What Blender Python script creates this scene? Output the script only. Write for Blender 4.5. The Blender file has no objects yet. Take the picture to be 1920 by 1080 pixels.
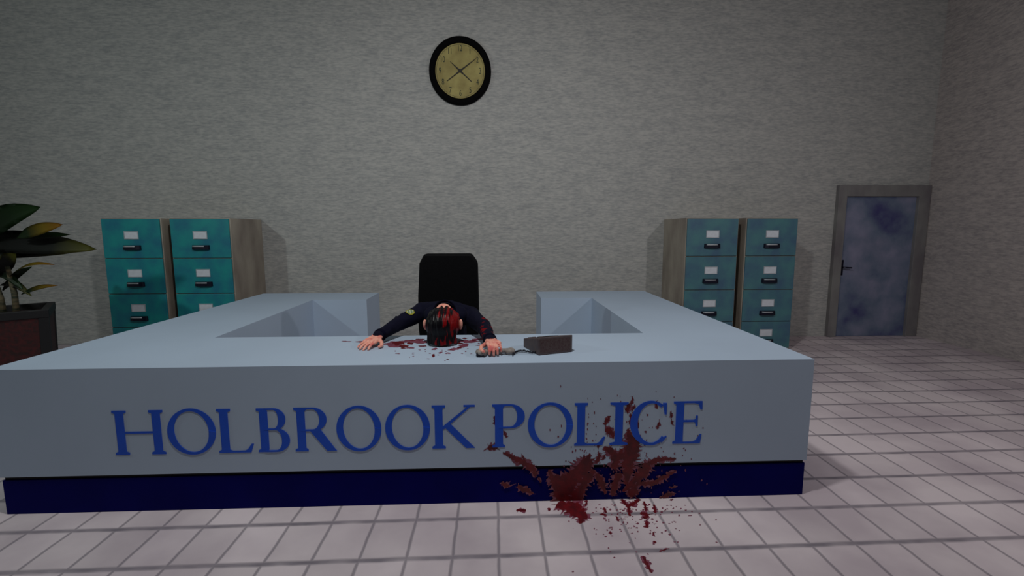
import bpy, bmesh, math, random
from mathutils import Vector, Matrix, Euler, noise
S = bpy.context.scene
COL = S.collection
random.seed(7)

# ------------------------------------------------------------------ camera
FPX, PITCH, YAW, ROLL, EYE = 870.175, 0.12318, 0.040185, -0.001682, 1.6
cam_d = bpy.data.cameras.new('camera'); cam = bpy.data.objects.new('camera', cam_d); COL.objects.link(cam)
cam_d.sensor_width = 36; cam_d.lens = FPX / 1920 * 36; cam_d.clip_start = 0.05
cam.matrix_world = Matrix.Translation((0, 0, EYE)) @ Matrix.Rotation(-YAW, 4, 'Z') @ Matrix.Rotation(math.pi/2 - PITCH, 4, 'X') @ Matrix.Rotation(ROLL, 4, 'Z')
S.camera = cam
CM = cam.matrix_world.copy()

def ray(u, v):
    return (CM.to_3x3() @ Vector(((u-960)/FPX, -(v-540)/FPX, -1))).normalized()
def on_y(u, v, Y):
    d = ray(u, v); t = Y / d.y
    return Vector((0, 0, EYE)) + d*t
def on_z(u, v, Z):
    d = ray(u, v); t = (Z-EYE) / d.z
    return Vector((0, 0, EYE)) + d*t

# ------------------------------------------------------------------ dimensions
XL, XR, YF, YB, HC, HK = -2.7823, 1.8778, 2.5737, 5.683, 0.8487, 0.2253
YI, XIL, XIR, YBI, OL, OR = 3.3125, -1.9808, 1.0997, 5.1151, -1.3974, 0.5298
YW, XW = 6.7117, 6.41
HCAB, YCF = 1.757, 5.9141
CEIL, XLW, YFW = 5.3, -7.6, -4.5

# ------------------------------------------------------------------ materials
def lin(c):
    return tuple(((x/255)/12.92 if x/255 <= .04045 else ((x/255+.055)/1.055)**2.4) for x in c) + (1,)
def mat(name, col, rough=.6, metal=0, spec=.5, noise_amt=0, nscale=(8, 8, 8), bump=0, bscale=None, col2=None, coat=0, thr=(.35, .65), detail=4):
    m = bpy.data.materials.new(name); m.use_nodes = True
    nt = m.node_tree; b = nt.nodes['Principled BSDF']
    c = lin(col); b.inputs['Base Color'].default_value = c
    b.inputs['Roughness'].default_value = rough; b.inputs['Metallic'].default_value = metal
    b.inputs['Specular IOR Level'].default_value = spec
    tc = nt.nodes.new('ShaderNodeTexCoord'); mp = nt.nodes.new('ShaderNodeMapping')
    mp.inputs['Scale'].default_value = nscale
    nt.links.new(tc.outputs['Object'], mp.inputs['Vector'])
    nz = nt.nodes.new('ShaderNodeTexNoise'); nz.inputs['Scale'].default_value = 1; nz.inputs['Detail'].default_value = detail
    nt.links.new(mp.outputs[0], nz.inputs['Vector'])
    rp = nt.nodes.new('ShaderNodeValToRGB')
    rp.color_ramp.elements[0].position, rp.color_ramp.elements[1].position = thr
    if col2: c2 = lin(col2)
    else: c2 = tuple(x*(1-noise_amt) for x in c[:3]) + (1,)
    rp.color_ramp.elements[0].color = c2; rp.color_ramp.elements[1].color = c
    nt.links.new(nz.outputs['Fac'], rp.inputs['Fac'])
    if noise_amt or col2: nt.links.new(rp.outputs['Color'], b.inputs['Base Color'])
    if bump:
        bp = nt.nodes.new('ShaderNodeBump'); bp.inputs['Strength'].default_value = bump; bp.inputs['Distance'].default_value = .01
        nt.links.new(nz.outputs['Fac'], bp.inputs['Height']); nt.links.new(bp.outputs[0], b.inputs['Normal'])
    return m

def wall_mat(name, hi, lo, scale):
    """rough roller-stippled plaster: flecks stretched along the wall"""
    m = bpy.data.materials.new(name); m.use_nodes = True
    nt = m.node_tree; b = nt.nodes['Principled BSDF']; b.inputs['Roughness'].default_value = .9
    b.inputs['Specular IOR Level'].default_value = .1
    tc = nt.nodes.new('ShaderNodeTexCoord')
    def nz(sc, det, rough=.6):
        mp = nt.nodes.new('ShaderNodeMapping'); mp.inputs['Scale'].default_value = sc
        nt.links.new(tc.outputs['Object'], mp.inputs['Vector'])
        n = nt.nodes.new('ShaderNodeTexNoise'); n.inputs['Scale'].default_value = 1; n.inputs['Detail'].default_value = det
        n.inputs['Roughness'].default_value = rough
        nt.links.new(mp.outputs[0], n.inputs['Vector']); return n
    n1 = nz(scale, 5, .7); n2 = nz(tuple(s*.25 for s in scale), 2)
    mx = nt.nodes.new('ShaderNodeMath'); mx.operation = 'MULTIPLY_ADD'
    nt.links.new(n2.outputs['Fac'], mx.inputs[0]); mx.inputs[1].default_value = .35
    nt.links.new(n1.outputs['Fac'], mx.inputs[2])
    rp = nt.nodes.new('ShaderNodeValToRGB')
    rp.color_ramp.elements[0].position = .5; rp.color_ramp.elements[1].position = .82
    rp.color_ramp.elements[0].color = lin(lo); rp.color_ramp.elements[1].color = lin(hi)
    nt.links.new(mx.outputs[0], rp.inputs['Fac']); nt.links.new(rp.outputs['Color'], b.inputs['Base Color'])
    bp = nt.nodes.new('ShaderNodeBump'); bp.inputs['Strength'].default_value = .36; bp.inputs['Distance'].default_value = .02
    nt.links.new(n1.outputs['Fac'], bp.inputs['Height']); nt.links.new(bp.outputs[0], b.inputs['Normal'])
    return m

def floor_mat():
    """rectangular pale tiles with grey grout, wide rows and thin columns, worn dirty patches"""
    m = bpy.data.materials.new('floor_tiles'); m.use_nodes = True
    nt = m.node_tree; N = nt.nodes; Lk = nt.links; b = N['Principled BSDF']
    tc = N.new('ShaderNodeTexCoord'); sp = N.new('ShaderNodeSeparateXYZ')
    # wobble
    wn = N.new('ShaderNodeTexNoise'); wn.inputs['Scale'].default_value = 6; wn.inputs['Detail'].default_value = 2
    Lk.new(tc.outputs['Object'], wn.inputs['Vector'])
    Lk.new(tc.outputs['Object'], sp.inputs[0])
    def M(op, a, c=None, d=None):
        n = N.new('ShaderNodeMath'); n.operation = op
        for i, x in enumerate((a, c, d)):
            if x is None: continue
            if isinstance(x, (int, float)): n.inputs[i].default_value = x
            else: Lk.new(x, n.inputs[i])
        return n.outputs[0]
    def line(coord, off, period, half):
        w = M('MULTIPLY_ADD', wn.outputs['Fac'], .012, coord)
        t = M('DIVIDE', M('SUBTRACT', w, off + .006), period)
        f = M('ABSOLUTE', M('SUBTRACT', M('FRACT', M('ADD', t, .5)), .5))
        mr = N.new('ShaderNodeMapRange'); mr.inputs['From Min'].default_value = half/period; mr.inputs['From Max'].default_value = (half*.35)/period
        Lk.new(f, mr.inputs['Value']); return mr.outputs[0], t
    yy = M('MULTIPLY_ADD', sp.outputs['X'], -.008, sp.outputs['Y'])
    gy, ty = line(yy, 2.43, .309, .022)
    gx, tx = line(sp.outputs['X'], .018, .2286, .011)
    g = M('MAXIMUM', M('MULTIPLY', gy, M('MULTIPLY_ADD', wn.outputs['Fac'], .7, .32)), M('MULTIPLY', gx, .6))
    # per tile tone
    cx = M('FLOOR', tx); cy = M('FLOOR', ty)
    cb = N.new('ShaderNodeCombineXYZ'); Lk.new(cx, cb.inputs[0]); Lk.new(cy, cb.inputs[1])
    wh = N.new('ShaderNodeTexWhiteNoise'); Lk.new(cb.outputs[0], wh.inputs['Vector'])
    dn = N.new('ShaderNodeTexNoise'); dn.inputs['Scale'].default_value = 1.3; dn.inputs['Detail'].default_value = 5
    Lk.new(tc.outputs['Object'], dn.inputs['Vector'])
    rp = N.new('ShaderNodeValToRGB')
    rp.color_ramp.elements[0].position = .38; rp.color_ramp.elements[0].color = lin((194, 181, 188))
    rp.color_ramp.elements[1].position = .6; rp.color_ramp.elements[1].color = lin((222, 210, 214))
    Lk.new(dn.outputs['Fac'], rp.inputs['Fac'])
    hv = N.new('ShaderNodeHueSaturation'); Lk.new(rp.outputs[0], hv.inputs['Color'])
    Lk.new(M('MULTIPLY_ADD', wh.outputs['Value'], .14, .9), hv.inputs['Value'])
    mx = N.new('ShaderNodeMix'); mx.data_type = 'RGBA'
    Lk.new(g, mx.inputs[0]); Lk.new(hv.outputs[0], mx.inputs[6]); mx.inputs[7].default_value = lin((92, 88, 100))
    Lk.new(mx.outputs[2], b.inputs['Base Color'])
    b.inputs['Roughness'].default_value = .62; b.inputs['Specular IOR Level'].default_value = .25
    bp = N.new('ShaderNodeBump'); bp.inputs['Strength'].default_value = .35; bp.inputs['Distance'].default_value = .01; bp.invert = True
    Lk.new(g, bp.inputs['Height']); Lk.new(bp.outputs[0], b.inputs['Normal'])
    return m

M_WALL = wall_mat('stippled_plaster', (190, 190, 186), (158, 160, 160), (13, 13, 48))
M_WALLR = wall_mat('stippled_plaster_side', (192, 184, 180), (158, 152, 152), (13, 13, 48))
M_FLOOR = floor_mat()
M_CEIL = mat('ceiling_paint', (120, 120, 120), .9)
M_WALLF = mat('dim_painted_wall', (84, 84, 88), .9)
M_COUNTER = mat('white_laminate', (178, 196, 216), .55, noise_amt=.05, nscale=(1.5, 1.5, 1.5), spec=.3)
M_NAVY = mat('navy_plinth', (2, 3, 92), .7, noise_amt=.2, nscale=(3, 3, 3), spec=.08)
M_BLACK = mat('black_shadow_gap', (3, 3, 12), .6)
M_BLUE = mat('blue_lettering', (8, 82, 208), .6, noise_amt=.08, nscale=(20, 20, 20))
M_BLOOD = mat('dried_blood', (106, 3, 16), .5, col2=(76, 0, 12), nscale=(25, 25, 25))
M_BLOODL = mat('smeared_blood', (134, 78, 96), .5, col2=(108, 42, 62), nscale=(40, 40, 40))
M_CABSIDE = mat('tan_metal', (172, 164, 150), .6, col2=(138, 128, 118), nscale=(3, 3, 1.5))
M_TEAL = mat('teal_enamel_vignette', (16, 142, 142), .5, col2=(18, 112, 134), nscale=(5, 5, 5))  # same enamel as the grey-teal pair, vignette tint painted into the colour
M_TEALR = mat('grey_teal_enamel', (74, 124, 130), .5, col2=(66, 100, 124), nscale=(5, 5, 5))
M_DARKMET = mat('dark_metal', (16, 18, 40), .4, metal=.4)
M_CHROME = mat('worn_chrome', (196, 202, 208), .4, metal=.3, noise_amt=.2)
M_LABEL = mat('paper_label', (214, 220, 228), .7, noise_amt=.08, nscale=(30, 30, 30))
M_CHAIR = mat('black_leather', (7, 7, 10), .75, spec=.12, bump=.15, nscale=(60, 60, 60), noise_amt=.3)
M_PLAST = mat('black_plastic', (10, 10, 12), .5, spec=.2)
M_PHONE = mat('brown_grey_plastic', (84, 70, 68), .6, col2=(72, 62, 66), nscale=(30, 30, 30))
M_PHONEF = mat('dark_phone_shell', (62, 36, 38), .6, col2=(76, 62, 60), nscale=(120, 120, 120))
M_CORD = mat('black_cord', (6, 6, 26), .5)
M_DOORF = mat('door_frame_paint', (134, 134, 132), .6, col2=(112, 108, 112), nscale=(4, 4, 2))
M_RIM = mat('clock_rim', (6, 6, 7), .85, spec=.1)
M_INK = mat('clock_ink', (42, 54, 40), .7)
M_HAND = mat('clock_hand', (22, 16, 8), .6)
M_DIAL = mat('aged_dial', (176, 164, 100), .7, col2=(148, 134, 78), nscale=(6, 6, 6))
M_POT = mat('dark_red_planter', (66, 8, 10), .6, col2=(34, 6, 6), nscale=(30, 30, 30))
M_POTR = mat('black_planter_rim', (8, 8, 12), .6)
M_SOIL = mat('soil', (30, 22, 16), .95, bump=.8, nscale=(40, 40, 40), noise_amt=.5)
M_BARK = mat('pale_stem_bark', (96, 84, 60), .8, col2=(24, 34, 18), nscale=(8, 8, 40))
M_SKIN = mat('skin', (240, 170, 150), .55, col2=(214, 104, 98), nscale=(22, 22, 22), thr=(.32, .52))
M_UNIF = mat('navy_uniform', (6, 7, 30), .85, spec=.1, noise_amt=.5, nscale=(40, 40, 40), bump=.2)
M_TROUS = mat('dark_trousers', (12, 12, 26), .9, spec=.1)

def leaf_mat(name, c1, c2, c3):
    m = bpy.data.materials.new(name); m.use_nodes = True
    nt = m.node_tree; b = nt.nodes['Principled BSDF']; b.inputs['Roughness'].default_value = .5
    at = nt.nodes.new('ShaderNodeUVMap'); at.uv_map = 'uv'
    sp = nt.nodes.new('ShaderNodeSeparateXYZ'); nt.links.new(at.outputs[0], sp.inputs[0])
    rp = nt.nodes.new('ShaderNodeValToRGB'); e = rp.color_ramp.elements
    e[0].position = .25; e[0].color = lin(c1); e[1].position = 1; e[1].color = lin(c3)
    k = e.new(.6); k.color = lin(c2)
    nt.links.new(sp.outputs[0], rp.inputs['Fac']); nt.links.new(rp.outputs[0], b.inputs['Base Color'])
    return m
M_LEAF = leaf_mat('green_leaf', (8, 22, 8), (16, 44, 10), (26, 62, 12))
M_LEAFY = leaf_mat('yellowing_leaf', (20, 44, 8), (130, 108, 6), (150, 96, 6))
M_LEAFD = leaf_mat('dark_leaf', (4, 8, 4), (8, 16, 6), (96, 96, 8))

def two_tone(name, base, stain, axis_expr, rough=.6):
    """base colour with a stain of its own shape (noise mask steered along one object axis)"""
    m = bpy.data.materials.new(name); m.use_nodes = True
    nt = m.node_tree; b = nt.nodes['Principled BSDF']; b.inputs['Roughness'].default_value = rough
    b.inputs['Specular IOR Level'].default_value = .2
    tc = nt.nodes.new('ShaderNodeTexCoord'); sp = nt.nodes.new('ShaderNodeSeparateXYZ'); nt.links.new(tc.outputs['Object'], sp.inputs[0])
    mp = nt.nodes.new('ShaderNodeMapping'); mp.inputs['Scale'].default_value = axis_expr['nscale']
    nt.links.new(tc.outputs['Object'], mp.inputs[0])
    n = nt.nodes.new('ShaderNodeTexNoise'); n.inputs['Scale'].default_value = 1; n.inputs['Detail'].default_value = 3
    nt.links.new(mp.outputs[0], n.inputs['Vector'])
    a = nt.nodes.new('ShaderNodeMapRange'); nt.links.new(sp.outputs[axis_expr['axis']], a.inputs['Value'])
    a.inputs['From Min'].default_value, a.inputs['From Max'].default_value = axis_expr['range']
    s = nt.nodes.new('ShaderNodeMath'); s.operation = 'ADD'
    nt.links.new(a.outputs[0], s.inputs[0]); nt.links.new(n.outputs['Fac'], s.inputs[1])
    hf = nt.nodes.new('ShaderNodeMath'); hf.operation = 'MULTIPLY'; hf.inputs[1].default_value = .5; nt.links.new(s.outputs[0], hf.inputs[0])
    rp = nt.nodes.new('ShaderNodeValToRGB'); e = rp.color_ramp.elements
    e[0].position = axis_expr['thr']/2; e[0].color = lin(base); e[1].position = axis_expr['thr']/2 + .02; e[1].color = lin(stain)
    nt.links.new(hf.outputs[0], rp.inputs['Fac']); nt.links.new(rp.outputs[0], b.inputs['Base Color'])
    return m

# ------------------------------------------------------------------ mesh helpers
def mkobj(name, bm, m, parent=None, smooth=False, bevel=0, recalc=True):
    if recalc: bmesh.ops.recalc_face_normals(bm, faces=bm.faces)
    me = bpy.data.meshes.new(name); bm.to_mesh(me); bm.free()
    ms = m if isinstance(m, (list, tuple)) else [m]
    for x in ms: me.materials.append(x)
    if smooth:
        for p in me.polygons: p.use_smooth = True
    o = bpy.data.objects.new(name, me); COL.objects.link(o)
    if parent is not None: o.parent = parent
    if bevel:
        md = o.modifiers.new('bevel', 'BEVEL'); md.width = bevel; md.segments = 2; md.limit_method = 'ANGLE'
    return o
def box(bm, x0, x1, y0, y1, z0, z1, M4=None, mi=0):
    vs = [bm.verts.new((x, y, z)) for x in (x0, x1) for y in (y0, y1) for z in (z0, z1)]
    if M4 is not None:
        for v in vs: v.co = M4 @ v.co
    for f in ((0, 1, 3, 2), (4, 6, 7, 5), (0, 4, 5, 1), (2, 3, 7, 6), (0, 2, 6, 4), (1, 5, 7, 3)):
        fc = bm.faces.new([vs[i] for i in f]); fc.material_index = mi
    return vs
def BX(*a, **k):
    bm = bmesh.new(); box(bm, *a, **k); return bm
def tube(bm, pts, rad, n=10, cap=True):
    pts = [Vector(p) for p in pts]; rings = []
    if not isinstance(rad, (list, tuple)): rad = [rad]*len(pts)
    up = Vector((0, 0, 1))
    for i, p in enumerate(pts):
        d = (pts[min(i+1, len(pts)-1)] - pts[max(i-1, 0)]).normalized()
        a = d.cross(up)
        if a.length < 1e-3: a = d.cross(Vector((0, 1, 0)))
        a.normalize(); b = d.cross(a)
        rings.append([bm.verts.new(p + (a*math.cos(t) + b*math.sin(t))*rad[i]) for t in [2*math.pi*k/n for k in range(n)]])
    for r, s in zip(rings, rings[1:]):
        for k in range(n): bm.faces.new((r[k], r[(k+1) % n], s[(k+1) % n], s[k]))
    if cap: bm.faces.new(rings[0]); bm.faces.new(rings[-1][::-1])
def lathe(bm, prof, M4, n=48, closed=False):
    rings = [[bm.verts.new(M4 @ Vector((r*math.cos(2*math.pi*k/n), r*math.sin(2*math.pi*k/n), z))) for k in range(n)] for r, z in prof]
    prs = list(zip(rings, rings[1:]))
    if closed: prs.append((rings[-1], rings[0]))
    for r, s in prs:
        for k in range(n): bm.faces.new((r[k], r[(k+1) % n], s[(k+1) % n], s[k]))
    if not closed:
        bm.faces.new(rings[0][::-1]); bm.faces.new(rings[-1])
def prism(bm, pts, d, M4=None, mi=0):
    """flat outline in xy, thickness d in z"""
    M4 = M4 or Matrix()
    a = [bm.verts.new(M4 @ Vector((x, y, 0))) for x, y in pts]; b = [bm.verts.new(M4 @ Vector((x, y, d))) for x, y in pts]
    n = len(pts)
    fs = [bm.faces.new(a[::-1]), bm.faces.new(b)]
    for k in range(n): fs.append(bm.faces.new((a[k], a[(k+1) % n], b[(k+1) % n], b[k])))
    for f in fs: f.material_index = mi
def empty(name, loc, label, cat, group=None, rz=0):
    o = bpy.data.objects.new(name, None); COL.objects.link(o); o.location = loc; o.rotation_euler = (0, 0, rz)
    o.empty_display_size = .1
    o['label'] = label; o['category'] = cat
    if group: o['group'] = group
    return o
def struct(name, bm, m, **k):
    o = mkobj(name, bm, m, **k); o['kind'] = 'structure'; return o

# ------------------------------------------------------------------ room
struct('floor', BX(XLW-.1, XW+.1, YFW-.1, YW+.1, -.1, 0), M_FLOOR)
struct('ceiling', BX(XLW-.1, XW+.1, YFW-.1, YW+.1, CEIL, CEIL+.1), M_CEIL)
struct('wall_back', BX(XLW-.1, XW+.1, YW, YW+.1, 0, CEIL), M_WALL)
struct('wall_right', BX(XW, XW+.1, YFW, YW, 0, CEIL), M_WALLR)
struct('wall_left', BX(XLW-.1, XLW, YFW, YW, 0, CEIL), M_WALL)
struct('wall_front', BX(XLW, XW, YFW-.1, YFW, 0, CEIL), M_WALLF)

# ------------------------------------------------------------------ door in the back wall
M_DOOR = bpy.data.materials.new('stained_metal_door'); M_DOOR.use_nodes = True
def _door():
    nt = M_DOOR.node_tree; b = nt.nodes['Principled BSDF']; b.inputs['Roughness'].default_value = .55
    tc = nt.nodes.new('ShaderNodeTexCoord')
    def nz(s, d):
        n = nt.nodes.new('ShaderNodeTexNoise'); n.inputs['Scale'].default_value = s; n.inputs['Detail'].default_value = d
        nt.links.new(tc.outputs['Object'], n.inputs['Vector']); return n
    n1 = nz(2.6, 8)
    rp = nt.nodes.new('ShaderNodeValToRGB'); e = rp.color_ramp.elements
    e[0].position = .3; e[0].color = lin((66, 66, 118)); e[1].position = .75; e[1].color = lin((146, 146, 172))
    k = e.new(.48); k.color = lin((104, 118, 142))
    nt.links.new(n1.outputs['Fac'], rp.inputs['Fac'])
    nt.links.new(rp.outputs[0], b.inputs['Base Color'])
_door()
DX0, DX1, DZ = 5.016, 6.395, 2.246
IX0, IX1, IZ = 5.140, 6.225, 2.085
door = struct('door_1', BX(IX0-.01, IX1+.01, YW-.022, YW-.001, .004, IZ+.01), M_DOOR)
bm = bmesh.new()
box(bm, DX0, IX0, YW-.07, YW-.001, 0.001, DZ); box(bm, IX1, DX1, YW-.07, YW-.001, 0.001, DZ); box(bm, IX0, IX1, YW-.07, YW-.001, IZ, DZ)
mkobj('door_frame', bm, M_DOORF, door, bevel=.004)
bm = bmesh.new()
box(bm, IX0+.012, IX0+.058, YW-.030, YW-.022, .93, 1.16)
tube(bm, [(IX0+.035, YW-.03, 1.05), (IX0+.035, YW-.075, 1.05), (IX0+.05, YW-.082, 1.05), (IX0+.15, YW-.082, 1.045)], .011)
hnd = mkobj('door_handle', bm, M_DARKMET, door); hnd['label'] = 'dark lever handle on a tall plate'

# ------------------------------------------------------------------ reception counter
ctr = empty('reception_counter', (0, 0, 0), 'white square reception counter with navy plinth and blue HOLBROOK POLICE lettering on its front', 'reception counter')
T = .05
# worktop: a ring open in the middle of the back
bm = bmesh.new()
out = [(XL, YF), (XR, YF), (XR, YB), (OR, YB), (OR, YBI), (XIR, YBI), (XIR, YI), (XIL, YI), (XIL, YBI), (OL, YBI), (OL, YB), (XL, YB)]
prism(bm, out, T, Matrix.Translation((0, 0, HC-T)))
mkobj('worktop', bm, M_COUNTER, ctr)
def panel(x0, x1, y0, y1, z0=HK, z1=HC-T, name='panel'):
    return mkobj(name, BX(x0, x1, y0, y1, z0, z1), M_COUNTER, ctr)
P = .04
panel(XL, XR, YF, YF+P, name='front_panel')
panel(XL, XL+P, YF+P, YB, name='side_panel')
panel(XR-P, XR, YF+P, YB, name='side_panel')
panel(XL+P, OL, YB-P, YB, 0, name='back_panel')
panel(OR, XR-P, YB-P, YB, 0, name='back_panel')
panel(OL-P, OL, YBI, YB-P, 0, name='end_panel')
panel(OR, OR+P, YBI, YB-P, 0, name='end_panel')
panel(XIL-P, OL-P, YBI, YBI+P, 0, name='inner_panel')
panel(OR+P, XIR+P, YBI, YBI+P, 0, name='inner_panel')
panel(XIL-P, XIL, YI, YBI, 0, name='inner_panel')
panel(XIR, XIR+P, YI, YBI, 0, name='inner_panel')
panel(XIL-P, -1.05, YI-P, YI, 0, name='inner_panel')
panel(.25, XIR+P, YI-P, YI, 0, name='inner_panel')
bm = bmesh.new()
box(bm, XL+.006, XR-.006, YF+.006, YF+P, 0.001, HK-.022)
box(bm, XL+.006, XL+P, YF+P, YB-P, 0.001, HK-.022); box(bm, XR-P, XR-.006, YF+P, YB-P, 0.001, HK-.022)
mkobj('plinth', bm, M_NAVY, ctr)
bm = bmesh.new()
box(bm, XL+.012, XR-.012, YF+.016, YF+P-.001, HK-.022, HK)
box(bm, XL+.012, XL+P-.001, YF+P, YB-P, HK-.022, HK); box(bm, XR-P+.001, XR-.012, YF+P, YB-P, HK-.022, HK)
g = mkobj('plinth_groove', bm, M_BLACK, ctr); g['label'] = 'black groove between panel and plinth'

# --- lettering: hand drawn roman capitals, unit cap height
ST, TH, SF = .148, .045, .075
def arc(cx, cy, rx, ry, a0, a1, n=18):
    return [(cx+rx*math.cos(math.radians(a0+(a1-a0)*i/n)), cy+ry*math.sin(math.radians(a0+(a1-a0)*i/n))) for i in range(n+1)]
def stem(x, w=ST, y0=0, y1=1, top=True, bot=True, sl=SF, sr=SF):
    """vertical stem centred at x with bracketed serifs"""
    a, b = x-w/2, x+w/2; P_ = []
    if bot: P_ += [(a-sl, 0), (b+sr, 0), (b+sr, TH), (b+.015, TH+.03)]
    else: P_ += [(a, y0), (b, y0)]
    if top: P_ += [(b+.015, 1-TH-.03), (b+sr, 1-TH), (b+sr, 1), (a-sl, 1), (a-sl, 1-TH), (a-.015, 1-TH-.03)]
    else: P_ += [(b, y1), (a, y1)]
    if bot: P_ += [(a-.015, TH+.03), (a-sl, TH)]
    return P_
def ring_quads(outer, inner):
    return [[outer[i], outer[i+1], inner[i+1], inner[i]] for i in range(len(outer)-1)]
def bowl(x0, x1, y0, y1, thick=.17, n=14):
    """right half bowl of P, B, R from x0"""
    cy, ry = (y0+y1)/2, (y1-y0)/2; k = .45
    xs = x0+(x1-x0)*k
    o = [(x0, y1), (xs, y1)] + arc(xs, cy, x1-xs, ry, 90, -90, n)[1:-1] + [(xs, y0), (x0, y0)]
    ri = ry-TH*.9
    i_ = [(x0, y1-TH*.9), (xs, y1-TH*.9)] + arc(xs, cy, x1-xs-thick, ri, 90, -90, n)[1:-1] + [(xs, y0+TH*.9), (x0, y0+TH*.9)]
    return ring_quads(o, i_)
def glyph(ch, W):
    if ch == 'O':
        o = arc(W/2, .5, W/2, .525, 0, 360, 48)
        # inner ellipse tilted a little, as a broad pen would leave it
        i_ = []
        for t in range(49):
            a = 2*math.pi*t/48; x, y = (W/2-.145)*math.cos(a), .468*math.sin(a); r = .12
            i_.append((W/2 + x*math.cos(r)*1.0 - y*math.sin(r)*.55, .5 + y*math.cos(r) + x*math.sin(r)*.35))
        return ring_quads(o, i_)
    if ch == 'H':
        a, b = ST/2+SF, W-ST/2-SF
        return [stem(a), stem(b), [(a, .5-TH/2), (b, .5-TH/2), (b, .5+TH/2), (a, .5+TH/2)]]
    if ch == 'I':
        return [stem(W/2, sl=(W-ST)/2, sr=(W-ST)/2)]
    if ch == 'L':
        a = ST/2+SF
        return [stem(a), [(a, 0), (W-.07, 0), (W, .2), (W-.05, .2), (W-.14, .075), (W-.2, TH), (a, TH)]]
    if ch == 'E':
        a = ST/2+SF
        return [stem(a, sr=.02), [(a, 0), (W-.03, 0), (W, .22), (W-.045, .22), (W-.13, .08), (W-.2, TH), (a, TH)],
                [(a, 1-TH), (W-.2, 1-TH), (W-.1, .93), (W-.055, .8), (W-.01, .8), (W-.015, 1), (a, 1)],
                [(a, .51), (W-.2, .51), (W-.16, .5), (W-.15, .41), (W-.105, .41), (W-.105, .66), (W-.15, .66), (W-.16, .575), (W-.2, .56), (a, .56)]]
    if ch == 'P':
        a = ST/2+SF
        return [stem(a, sr=.06)] + bowl(a, W, .44, 1)
    if ch == 'B':
        a = ST/2+SF
        return [stem(a, sr=.0)] + bowl(a, W-.07, .5, 1, .16) + bowl(a, W, 0, .54, .17)
    if ch == 'R':
        a = ST/2+SF
        return [stem(a, sr=.06)] + bowl(a, W*.80, .46, 1, .16) + [[(W*.38, .48), (W*.62, .52), (W*.98, .04), (W*1.02, 0), (W*.78, 0), (W*.38+.02, .44)]]
    if ch == 'K':
        a = ST/2+SF
        return [stem(a), [(a, .5), (a+.1, .52), (W-.17, 1-TH), (W-.25, 1-TH), (W-.25, 1), (W, 1), (W, 1-TH), (W-.1, 1-TH), (a+.22, .53), (a+.12, .45), (a, .45)],
                [(a+.12, .5), (a+.27, .56), (W-.05, .05), (W, 0), (W-.2, 0)]]
    if ch == 'C':
        o = arc(W*.55, .5, W*.55, .525, 52, 318, 34)
        i_ = arc(W*.58, .5, W*.58-.17, .465, 52, 318, 34)
        return ring_quads(o, i_) + [[(W*.86, .97), (W*.97, .97), (W*.97, .70), (W*.92, .70)], [(W*.84, .12), (W*.98, .2), (W, .17), (W*.86, .03)]]
    return []
CAPZ0, CAPZ1 = .346, .606
WORD = [('H', 213.5, 308.8, 813), ('O', 314.4, 405.3, 811), ('L', 408.5, 475, 809), ('B', 482.6, 543, 807), ('R', 552.2, 629, 805),
        ('O', 631, 715.3, 803), ('O', 722.3, 806.3, 801), ('K', 810, 890.6, 799), ('P', 923, 984, 797), ('O', 989.6, 1074, 795),
        ('L', 1077, 1135.5, 793), ('I', 1143.5, 1177.5, 792), ('C', 1181.5, 1251, 790), ('E', 1262, 1316.5, 788)]
for ch, u0, u1, v in WORD:
    xa, xb = on_y(u0, v, YF).x, on_y(u1, v, YF).x
    H = CAPZ1-CAPZ0; bm = bmesh.new()
    M4 = Matrix.Translation((xa, YF-.0012, CAPZ0)) @ Matrix.Rotation(math.pi/2, 4, 'X') @ Matrix.Diagonal((H, H, 1, 1))
    for gi, pl in enumerate(glyph(ch, (xb-xa)/H)): prism(bm, pl, .001+.00004*gi, M4)
    o = mkobj('letter', bm, M_BLUE, ctr); o['label'] = 'blue roman capital letter ' + ch

def raster(bm, place, nrm, cell, name, parent, th=.0008):
    """merge all overlapping strokes and blots collected in bm into one sheet of small cells"""
    dark, light = set(), set()
    inv = [(v.co.x, v.co.z if abs(nrm.z) < .5 else v.co.y) for v in bm.verts]
    bm.verts.index_update()
    for f in bm.faces:
        P_ = [inv[v.index] for v in f.verts]
        x0, x1 = min(p[0] for p in P_), max(p[0] for p in P_); y0, y1 = min(p[1] for p in P_), max(p[1] for p in P_)
        tgt = dark if f.material_index == 0 else light
        for i in range(int(x0//cell), int(x1//cell)+1):
            for j in range(int(y0//cell), int(y1//cell)+1):
                x, y = (i+.5)*cell, (j+.5)*cell; c = False; n = len(P_)
                for k in range(n):
                    (xa, ya), (xb, yb) = P_[k], P_[k-1]
                    if (ya > y) != (yb > y) and x < (xb-xa)*(y-ya)/(yb-ya)+xa: c = not c
                if c: tgt.add((i, j))
    bm.free(); nb = bmesh.new(); vs = {}
    def vt(i, j):
        if (i, j) not in vs: vs[(i, j)] = nb.verts.new(place(i*cell, j*cell)+nrm*th)
        return vs[(i, j)]
    for S_, mi in ((dark, 0), (light-dark, 1)):
        for i, j in S_:
            f = nb.faces.new((vt(i, j), vt(i+1, j), vt(i+1, j+1), vt(i, j+1))); f.material_index = mi
    o = mkobj(name, nb, [M_BLOOD, M_BLOODL], parent, recalc=False); o['kind'] = 'stuff'
    return o
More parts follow.
